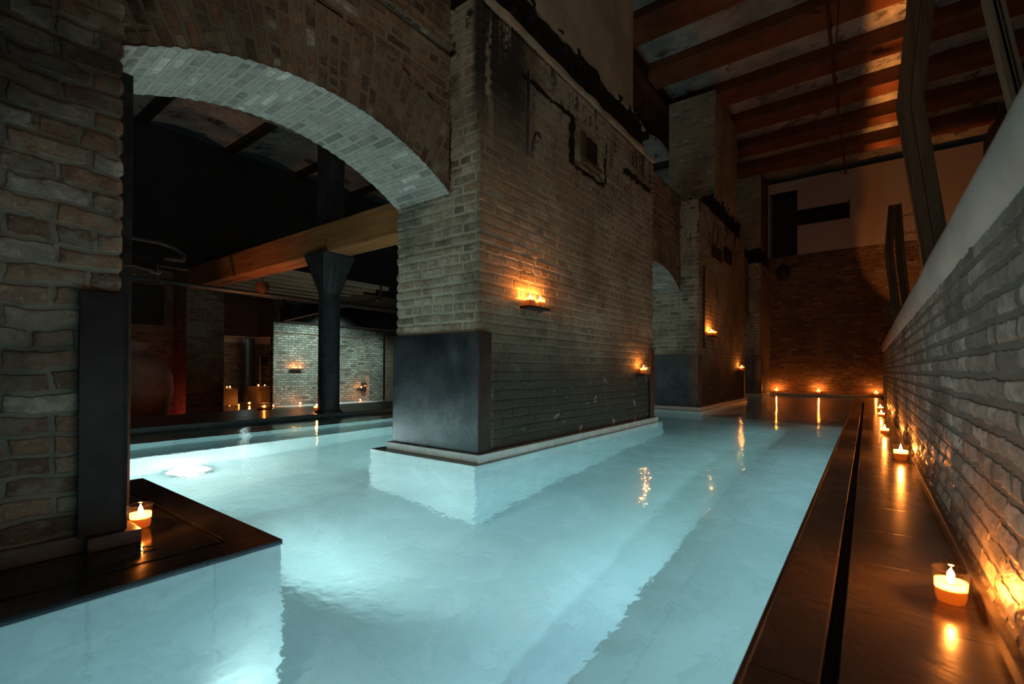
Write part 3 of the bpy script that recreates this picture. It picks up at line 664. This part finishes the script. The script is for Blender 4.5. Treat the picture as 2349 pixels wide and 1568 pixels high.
for xz in ((0.44, 2.97), (0.47, 2.70), (0.50, 2.47)):
    b = MB().tube([(xz[0], 9.2, xz[1]), (xz[0]+0.035, 9.2, xz[1])], 0.004, 6)
    b.tube([(xz[0]+0.03, 9.2, xz[1]+0.010), (xz[0]+0.13, 9.2, xz[1]+0.012)], 0.005, 6); b.tube([(xz[0]+0.03, 9.2, xz[1]-0.010), (xz[0]+0.13, 9.2, xz[1]-0.008)], 0.005, 6)
    rg = [(xz[0]-0.02+0.02*math.cos(a), 9.2, xz[1]+0.02*math.sin(a)) for a in [2*math.pi*i/12 for i in range(13)]]
    b.tube(rg, 0.004, 6); b.tube([(xz[0]+0.13, 9.2, xz[1]), (xz[0]+0.3, 9.2, xz[1]-0.01)], 0.002, 5)
    relp(b.build('turnbuckle', M['bright_metal'], hk, True), hk)
sc_ = empty('wall_hook', (0.52, 9.15, 2.28)); tag(sc_, 'tiny brass fitting with a thin hanging wire beside the timber posts', 'fitting')
MB().lathe([(0, -0.02), (0.022, -0.012), (0.026, 0.006), (0.014, 0.02), (0, 0.022)], 10).build('bracket', M['brass'], sc_, True)
MB().tube([(0.10, 0, 0.06), (0.095, 0, -0.05), (0.075, 0, -0.21)], 0.003, 5).build('wire', M['bright_metal'], sc_)

# ------------------------------------------------------------------ candles
def make_candle():
    root = empty('votive_candle')
    MB().lathe([(0, 0.003), (0.026, 0.003), (0.030, 0.012), (0.034, 0.045), (0.036, 0.082), (0.0375, 0.085), (0.036, 0.087), (0.0335, 0.083), (0.0315, 0.045)], 28).build('glass_cup', M['candle_glass'], root, True)
    wx = None; MB().lathe([(0, 0.006), (0.026, 0.006), (0.0295, 0.016), (0.0320, 0.056)], 24).lathe([(0.0305, 0.040), (0, 0.039)], 24).build('wax', M['wax'], root, True); wx = [c for c in root.children if c.name.startswith('wax')][0]
    MB().tube([(0, 0, 0.043), (0.001, 0, 0.054)], 0.0012, 6).build('wick', M['wick'], wx)
    MB().lathe([(0, 0.050), (0.0052, 0.053), (0.0075, 0.060), (0.0055, 0.070), (0.0018, 0.081), (0, 0.087)], 8).build('flame', M['flame'], wx, True)
    return root
proto = make_candle(); used = [False]
def candle(loc, label, group, s=1.0):
    if not used[0]: o = proto; used[0] = True
    else:
        o = proto.copy(); COL.objects.link(o)
        for ch in list(proto.children):
            c = ch.copy(); COL.objects.link(c); c.parent = o
            for g_ in list(ch.children):
                d_ = g_.copy(); COL.objects.link(d_); d_.parent = c
    o.location = loc; o.rotation_euler = (0, 0, random.random()*6); o.scale = (s, s, s)
    tag(o, label, 'candle', group); return o
gR = 'votive candles along the right ledge'
candle((0.178, 1.705, 0.006), 'big near candle in a clear glass on the right ledge, closest to the camera', gR, 1.06)
candle((0.186, 4.24, 0.006), 'candle glass on the right ledge, second from the camera', gR, 1.25)
candle((0.135, 5.85, 0.006), 'candle glass on the right ledge, third from the camera and set slightly inward', gR, 1.1)
candle((0.150, 8.0, 0.006), 'candle glass on the right ledge, fourth from the camera', gR, 1.15)
candle((0.165, 9.4, 0.006), 'candle glass on the right ledge, fifth from the camera', gR, 1.1)
candle((0.17, YF-0.12, 0.053), 'candle in the far right corner where the ledge meets the back wall', gR, 1.3)
gB = 'candles at the foot of the back wall'
candle((-0.98, YF-0.12, 0.053), 'candle in the middle of the back wall foot, mirrored in the water', gB, 1.4)
candle((-1.92, YF-0.12, 0.053), 'candle at the foot of the back wall next to the farthest pier', gB, 1.3)
candle((-2.215, 0.586, 0.006), 'lit candle on the near dark deck beside the steel-clad pier corner', None, 1.06)

def make_sconce(y0, y1, z0, front=0.10, label='', n=2):
    root = empty('mesh_sconce', (PX1, (y0+y1)/2, z0)); tag(root, label, 'candle holder')
    xa, xb = PX1+0.006, PX1+front
    def P(o): return relp(o, root)
    P(MB().box(xa, xb+0.004, y0-0.005, y1+0.005, z0-0.006, z0+0.012).build('tray', M['iron'], root))
    b = MB(); h = 0.082; r = 0.0007
    def lat(pfun, L):
        k = 0
        nst = int((L+h)/0.009)
        for i in range(nst):
            s0 = i*0.009
            for sg in (1, -1):
                u0, u1 = s0-h, s0; a0, a1 = 0.0, h
                if u0 < 0: a0 = -u0; u0 = 0
                if u1 > L: a1 = h-(u1-L); u1 = L
                if a1 <= a0: continue
                if sg > 0: b.tube([pfun(u0, a0), pfun(u1, a1)], r, 3, 0, False)
                else: b.tube([pfun(u0, h-a0), pfun(u1, h-a1)], r, 3, 0, False)
    lat(lambda u, a: (xb, y0+u, z0+0.01+a), y1-y0)
    lat(lambda u, a: (xa+u, y0, z0+0.01+a), xb-xa)
    P(b.build('wire_mesh', M['brass'], root))
    b = MB()
    for yy in [y0, y1]+([(y0+y1)/2] if n == 2 else []): b.tube([(xb, yy, z0), (xb, yy, z0+h+0.012)], 0.0022, 5)
    b.tube([(xb, y0, z0+h+0.012), (xb, y1, z0+h+0.012)], 0.0015, 5); b.tube([(xa, y0, z0+h+0.012), (xb, y0, z0+h+0.012)], 0.0015, 5)
    P(b.build('frame', M['iron'], root))
    P(MB().tube([(xa, y1-0.03, z0-0.05), (xa, y1-0.03, z0-0.02), ((xa+xb)/2, y1-0.03, z0-0.008)], 0.003, 6).build('bracket', M['iron'], root))
    return root
make_sconce(2.86, 3.12, 1.085, label='wire mesh candle holder on the big pier, the nearer one with two candles')
candle((PX1+0.055, 2.92, 1.098), 'candle in the left half of the nearer mesh holder on the big pier', 'candles on the piers', 1.15)
candle((PX1+0.055, 3.06, 1.098), 'candle in the right half of the nearer mesh holder on the big pier', 'candles on the piers', 1.15)
make_sconce(5.10, 5.27, 0.565, label='small mesh candle holder near the far corner of the big pier', n=1)
candle((PX1+0.055, 5.185, 0.578), 'candle in the small holder near the far corner of the big pier', 'candles on the piers', 1.15)
make_sconce(8.02, 8.30, 1.18, label='candle holder high on the second pier, beside the lit arch jamb')
candle((PX1+0.055, 8.09, 1.193), 'left candle of the holder high on the second pier', 'candles on the piers', 1.15)
candle((PX1+0.055, 8.22, 1.193), 'right candle of the holder high on the second pier', 'candles on the piers', 1.15)
make_sconce(10.32, 10.52, 0.62, label='candle holder low on the second pier near its far corner', n=1)
candle((PX1+0.055, 10.42, 0.633), 'candle in the low holder at the far corner of the second pier', 'candles on the piers', 1.15)

# ------------------------------------------------------------------ steel post by the near pier
po = empty('steel_post', (-2.60, 0.61, 0.006)); tag(po, 'black steel post standing behind the nearest brick pier at the arch', 'post')
b = MB().box(-0.033, 0.033, -0.03, 0.03, 0, 1.89, step=None); b.build('post', M['iron'], po, False, 0.003)
b = MB().tube([(0.30, -0.10, 1.005), (0.32, -0.03, 1.01), (0.33, 0.01, 0.998), (0.332, 0.03, 0.99), (0.332, 0.045, 0.993), (0.33, 0.052, 1.005)], 0.004, 6)
b.build('hook', M['pipe'], po, True)

# ------------------------------------------------------------------ lower room on the left
def wallx(name, mat, x, y0, y1, z0, z1): 
    b = MB(); b.grid((x, y0, z0), (0, y1-y0, 0), (0, 0, z1-z0), 1, 1); return b.build(name, mat)
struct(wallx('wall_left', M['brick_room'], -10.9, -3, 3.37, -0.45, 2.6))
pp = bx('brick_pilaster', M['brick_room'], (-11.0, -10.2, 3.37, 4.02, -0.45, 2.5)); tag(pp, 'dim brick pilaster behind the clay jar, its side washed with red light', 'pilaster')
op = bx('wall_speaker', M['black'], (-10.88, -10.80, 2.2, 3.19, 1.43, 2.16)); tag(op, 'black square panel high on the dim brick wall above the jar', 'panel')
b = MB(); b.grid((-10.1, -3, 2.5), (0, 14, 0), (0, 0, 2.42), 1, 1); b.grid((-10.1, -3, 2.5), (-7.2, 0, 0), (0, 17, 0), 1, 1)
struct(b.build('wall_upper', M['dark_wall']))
b = MB(); b.grid((-10.1, -3, 4.9), (7.0, 0, 0), (0, 17, 0), 1, 1)
# vaulted ceiling of the left side
b = MB(); ys = [1.2+1.42*k for k in range(-3, 8)]
for k in range(len(ys)-1):
    n = 8
    for i in range(n):
        f0, f1 = i/n, (i+1)/n; h = lambda f: 4.93+0.13*math.sin(math.pi*f)
        b.grid((-10.1, ys[k]+1.42*f0, h(f0)), (6.9, 0, 0), (0, 1.42/n, h(f1)-h(f0)), 1, 1)
struct(b.build('ceiling_left', M['concrete']))
for k, y in enumerate(ys):
    o = bx('vault_beam', M['iron'], (-10.1, -3.2, y-0.07, y+0.07, 4.85, 5.0), None, 0.004)
    tag(o, 'black iron beam carrying the shallow vaults beyond the arches', 'beam', 'vault beams')
# columns
cl = empty('iron_column', (-5.66, 3.50, 0.045)); tag(cl, 'round black iron column with flared square capital under the timber beam', 'column')
MB().lathe([(0.17, 0), (0.17, 0.02), (0.142, 0.03), (0.135, 0.05), (0.132, 1.70)], 28).build('shaft', M['iron'], cl, True)
b = MB(); n = 28
def sq(t, h):
    c, s = math.cos(t), math.sin(t); m_ = max(abs(c), abs(s)); return (h*c/m_, h*s/m_)
lv = [(0.132, 0, 1.62), (0.20, 1, 2.0), (0.20, 1, 2.055)]
pts = []
tt = [2*math.pi*k/16+math.pi/4 for k in range(16)]
r0 = [(0.134*math.cos(t), 0.134*math.sin(t), 1.55) for t in tt]; r1 = [(*sq(t, 0.225), 2.03) for t in tt]; r2_ = [(*sq(t, 0.225), 2.055) for t in tt]
for k in range(16):
    j = (k+1) % 16; b.face([r0[k], r0[j], r1[j], r1[k]]); b.face([r1[k], r1[j], r2_[j], r2_[k]])
b.face(r2_)
b.build('capital', M['iron'], cl)
tb = empty('timber_beam', (-6.5, 3.5, 2.10)); tag(tb, 'orange-brown knotty timber beam lying on the iron column', 'beam')
relp(bx('plank', M['timber'], (-10.1, -2.95, 3.34, 3.495, 2.10, 2.46), tb, 0.006), tb)
relp(bx('plank', M['timber'], (-10.1, -2.95, 3.51, 3.66, 2.10, 2.46), tb, 0.006), tb)
uc = bx('steel_column', M['iron'], (-5.80, -5.52, 3.40, 3.62, 2.461, 4.86)); tag(uc, 'dark square column continuing above the timber beam to the vaults', 'column')
# clay jar
jr = MB().lathe([(0, 0), (0.20, 0.02), (0.30, 0.12), (0.42, 0.42), (0.485, 0.72), (0.47, 0.95), (0.38, 1.14), (0.24, 1.25), (0.165, 1.30), (0.16, 1.36), (0.20, 1.42), (0.185, 1.43), (0.14, 1.36)], 40)
o = jr.build('clay_jar', M['clay'], None, True); o.location = (-8.3, 2.08, -0.45); tag(o, 'huge round clay jar in reddish gloom beside the dark pier', 'jar')
# pipes
def pipe(name, pts, r, label, fit=(), mat='pipe'):
    b = MB().tube(pts, r, 10)
    for f in fit: b.tube(f, r*1.45, 10)
    return tag(b.build(name, M[mat], None, True), label, 'pipe')
pipe('sprinkler_pipe', [(-8.0, 1.0, 1.84), (-8.0, 12, 1.84)], 0.032, 'long dark pipe crossing in front of the pilaster and behind the iron column', [[(-8, 2.28, 1.84), (-8, 2.36, 1.84)], [(-8, 5.7, 1.84), (-8, 5.8, 1.84)]])
pipe('bent_pipe', [(-8.0, 1.6, 2.38), (-8, 2.0, 2.38), (-8, 2.3, 2.38), (-7.98, 2.48, 2.34), (-7.9, 2.58, 2.24), (-7.85, 2.55, 2.16), (-7.8, 2.3, 2.13)], 0.028, 'dark pipe curving round in the gloom above the clay jar')
pipe('drop_pipe', [(-8.0, 2.28, 1.84), (-8.0, 2.28, 2.06), (-8.0, 2.66, 2.06)], 0.018, 'thin pipe rising from the long dark pipe near the jar')
pipe('cross_pipe', [(-12.0, 6.15, 2.49), (-12.0, 6.15, 1.88), (-11.8, 6.05, 1.84), (-8.6, 6.55, 2.17), (-8.6, 6.56, 2.49)], 0.03, 'dark pipe slanting above the pale brick wall behind the iron column', [[(-8.7, 6.53, 2.16), (-8.6, 6.55, 2.17)]])
pd = empty('pendant_lamp', (-7.9, 3.68, 1.94)); tag(pd, 'small scalloped brass lamp hanging from the pipe under the timber beam', 'lamp')
MB().lathe([(0.09, 0.07), (0.10, 0.0), (0.095, -0.04), (0.06, -0.07), (0.03, -0.10), (0, -0.11)], 16).build('lamp_shade', M['iron_rusty'], pd, True)
MB().tube([(0, 0, 0.05), (0, 0, 0.2)], 0.008, 6).build('stem', M['iron'], pd)
# joists, soffit and duct
for k in range(8):
    x = -8.75-0.48*k
    o = bx('ceiling_joist', M['joist_wood'], (x-0.10, x, 4.05, 6.9, 2.41, 2.49)); 
    tag(o, 'pale ceiling joist in the lower room beyond the timber beam', 'joist', 'pale joists of the lower room')
o = bx('ventilation_duct', M['dark_wall'], (-12.6, -12.1, 6.35, 10.4, 1.86, 2.3)); tag(o, 'black boxed duct along the top of the pale brick wall', 'duct')
o = bx('soffit_strip', M['white_paint'], (-13.2, -12.6, 7.4, 9.48, 2.02, 2.10)); tag(o, 'white soffit strip just above the pale brick wall', 'soffit')
struct(wallx('wall_rear_left', M['brick_pale'], -13.2, 6.38, 10.2, -0.45, 2.5))
b = MB().box(-13.19, -13.0, 9.49, 10.03, -0.45, 1.85)
tag(b.build('pale_pilaster', M['brick_pale']), 'pale brick pilaster at the right end of the lit wall', 'pilaster')
struct(wallx('wall_side_left', M['brick_room'], -12.9, 10.04, 13, -0.45, 2.6))
pl2 = bx('plunge_water', M['pool_tile'], (-13.15, -12.3, 6.5, 9.48, -0.449, -0.43)); tag(pl2, 'thin strip of turquoise plunge pool at the foot of the pale wall', 'pool')
point('plunge_pool_lamp', (-12.6, 8.0, -0.1), AQ, 0.8, 0.1)
# sign
sg = empty('black_sign', (-13.17, 9.55, 0.02)); tag(sg, 'small black sign with pale lettering beside the pale pilaster', 'sign')
bd = MB().box(-0.02, 0.02, -0.26, 0.26, -0.14, 0.14).build('board', M['black'], sg, False, 0.003)
b = MB(); yy = -0.17
for wd in (0.03, 0.05, 0.03, 0.04, 0.02, 0.03, 0.03, 0.02, 0.04):
    b.box(0.021, 0.023, yy, yy+wd*0.8, 0.02, 0.055+0.01*(wd > 0.03)); yy += wd+0.012
b.build('lettering', M['paper'], bd)
# glazed front of the spa room
hd = struct(wallx('wall_header', M['header_wood'], -13.0, 4.0, 5.93, 1.44, 2.5))
b = MB(); b.grid((-13.0, 5.93, 1.44), (0.5, 0.19, 0), (0, 0, 1.06), 1, 1); b.build('return_panel', M['header_wood'], hd)
b = MB(); b.grid((-12.5, 6.12, -0.45), (-0.7, 0.32, 0), (0, 0, 2.95), 1, 1); b.build('jamb', M['brick_room'], hd)
dr = empty('glass_partition', (-13, 5.0, -0.45)); tag(dr, 'fixed glass pane of the candle-lit room, left of the glass door', 'glass partition')
relp(MB().box(-13.005, -12.995, 4.0, 5.92, -0.45, 1.43).build('pane', M['door_glass'], dr), dr)
relp(MB().box(-13.01, -12.99, 5.0, 5.01, -0.45, 1.43).build('seal', M['pipe'], dr), dr)
d1 = struct(empty('door_1', (-13, 5.93, -0.45)))
b = MB(); b.face([(-13, 5.93, -0.45), (-12.5, 6.12, -0.45), (-12.5, 6.12, 1.43), (-13, 5.93, 1.43)]); relp(b.build('pane', M['door_glass'], d1), d1)
relp(MB().tube([(-12.93, 5.98, 0.0), (-12.93, 5.98, 0.95)], 0.016, 8).build('handle', M['bright_metal'], d1), d1)
relp(MB().box(-12.6, -12.54, 6.05, 6.10, 1.1, 1.2).build('hinge', M['iron'], d1), d1)
# spa room behind the glass
b = MB(); b.grid((-17, 3.5, -0.45), (0, 6.5, 0), (0, 0, 1.93), 1, 1, 0); b.grid((-17, 3.5, 1.48), (0, 6.5, 0), (0, 0, 0.5), 1, 1, 1)
b.grid((-17, 3.5, 1.62), (4, 0, 0), (0, 6.5, 0), 1, 1, 1)
struct(b.build('wall_spa', [M['brick_pale'], M['white_paint']]))
struct(wallx('wall_spa_side', M['brick_pale'], -13.6, 6.9, 9.8, -0.45, 1.6))
c2 = empty('iron_column', (-16.0, 7.02, -0.45)); tag(c2, 'grey column inside the candle-lit glazed room', 'column')
MB().lathe([(0.21, 0), (0.21, 0.55), (0.19, 0.56), (0.19, 2.0)], 20).build('shaft', M['iron'], c2, True)
o = bx('stone_bench', M['bench_stone'], (-15.2, -14.4, 4.6, 6.05, -0.45, 0.03), None, 0.01); tag(o, 'pale stone bench behind the left glass pane, with candles on top', 'bench')
o = bx('stone_bench', M['bench_stone'], (-15.2, -14.4, 6.66, 7.5, -0.45, 0.06), None, 0.01); tag(o, 'pale stone bench behind the glass door', 'bench')
o = bx('notice_board', M['black'], (-16.98, -16.95, 7.93, 8.10, 0.74, 1.02)); tag(o, 'small black square on the wall inside the glazed room', 'notice')
gS = 'candles inside the glazed room'
for i, (p, s, lb) in enumerate((((-14.6, 5.84, 0.03), 0.7, 'candle on the left bench behind the glass, nearest the brick'), ((-14.8, 6.0, 0.03), 0.7, 'candle at the right end of the left bench behind the glass'),
        ((-14.6, 5.6, 0.03), 0.65, 'candle mostly hidden on the left bench behind the glass'), ((-14.1, 5.95, -0.45), 0.65, 'candle on the floor in front of the left bench behind the glass'),
        ((-14.2, 6.28, -0.45), 1.1, 'candle on the glazed room floor between bench and column'), ((-15.3, 6.75, -0.45), 1.1, 'candle on the floor at the foot of the grey column'),
        ((-14.7, 6.76, 0.06), 0.7, 'candle on the right bench behind the door, its left one'), ((-14.6, 6.90, 0.06), 0.7, 'candle on the right bench behind the door, its right one'),
        ((-13.9, 6.55, -0.45), 0.65, 'candle on the floor just inside the glass door'))):
    candle(p, lb, gS, s)
gF = 'candles on the lower room floor'
candle((-12.43, 5.50, -0.449), 'candle on the lower floor in front of the glass pane', gF, 0.9)
candle((-12.9, 6.32, -0.449), 'candle at the corner where the glass door meets the pale wall', gF, 0.85)
candle((-12.95, 7.12, -0.429), 'candle at the foot of the pale wall, left of the iron column', gF, 0.9)
candle((-12.95, 8.25, -0.429), 'candle at the foot of the pale wall, hidden half by the iron column', gF, 0.85)
candle((-12.95, 9.12, -0.429), 'candle at the foot of the pale wall below the black sign', gF, 0.9)
candle((-5.98, 3.52, 0.046), 'candle on the dark platform touching the left side of the iron column', None, 1.1)
wl = empty('wall_sconce', (-13.17, 7.1, 0.60)); tag(wl, 'small twin candle bracket on the pale brick wall', 'candle holder')
MB().box(0.0, 0.12, -0.17, 0.17, -0.02, 0.0).build('tray', M['iron'], wl)
candle((-13.10, 7.02, 0.60), 'left candle of the twin bracket on the pale wall', 'candles on the pale wall', 0.85)
candle((-13.10, 7.20, 0.60), 'right candle of the twin bracket on the pale wall', 'candles on the pale wall', 0.85)
candle((-13.05, 9.22, -0.02), 'candle glowing beside the black sign on the pale wall', 'candles on the pale wall', 0.8)
ps = MB().box(-13.2, -12.98, 9.15, 9.28, -0.05, -0.02).build('candle_shelf', M['iron']); tag(ps, 'tiny bracket shelf holding the candle beside the black sign', 'shelf')
# perforated lantern on the platform
ln = empty('perforated_lantern', (-6.66, 3.14, 0.046)); tag(ln, 'low round lantern pierced with small holes at the platform edge', 'lantern')
b = MB(); n, rows = 36, 7
for k in range(n):
    for j in range(rows):
        if (k+j) % 2 and 0 < j < rows-1: continue
        a, c = 2*math.pi*k/n, 2*math.pi*(k+1)/n; z0, z1 = 0.09*j/rows, 0.09*(j+1)/rows
        b.face([(0.085*math.cos(a), 0.085*math.sin(a), z0), (0.085*math.cos(c), 0.085*math.sin(c), z0), (0.085*math.cos(c), 0.085*math.sin(c), z1), (0.085*math.cos(a), 0.085*math.sin(a), z1)])
b.build('pierced_shell', M['iron'], ln)
candle((-6.66, 3.14, 0.047), 'candle burning inside the pierced lantern', None, 0.8)

# dry twigs dropped on the near deck
tw = MB().tube([(-1.975, 0.515, 0.009), (-1.955, 0.530, 0.013), (-1.94, 0.555, 0.010)], 0.0022, 6)
tw.tube([(-1.955, 0.530, 0.012), (-1.945, 0.522, 0.014), (-1.93, 0.522, 0.009)], 0.0016, 5)
tag(tw.build('dry_twig', M['wick']), 'tiny dark forked twig lying on the near deck by the candle', 'twig')
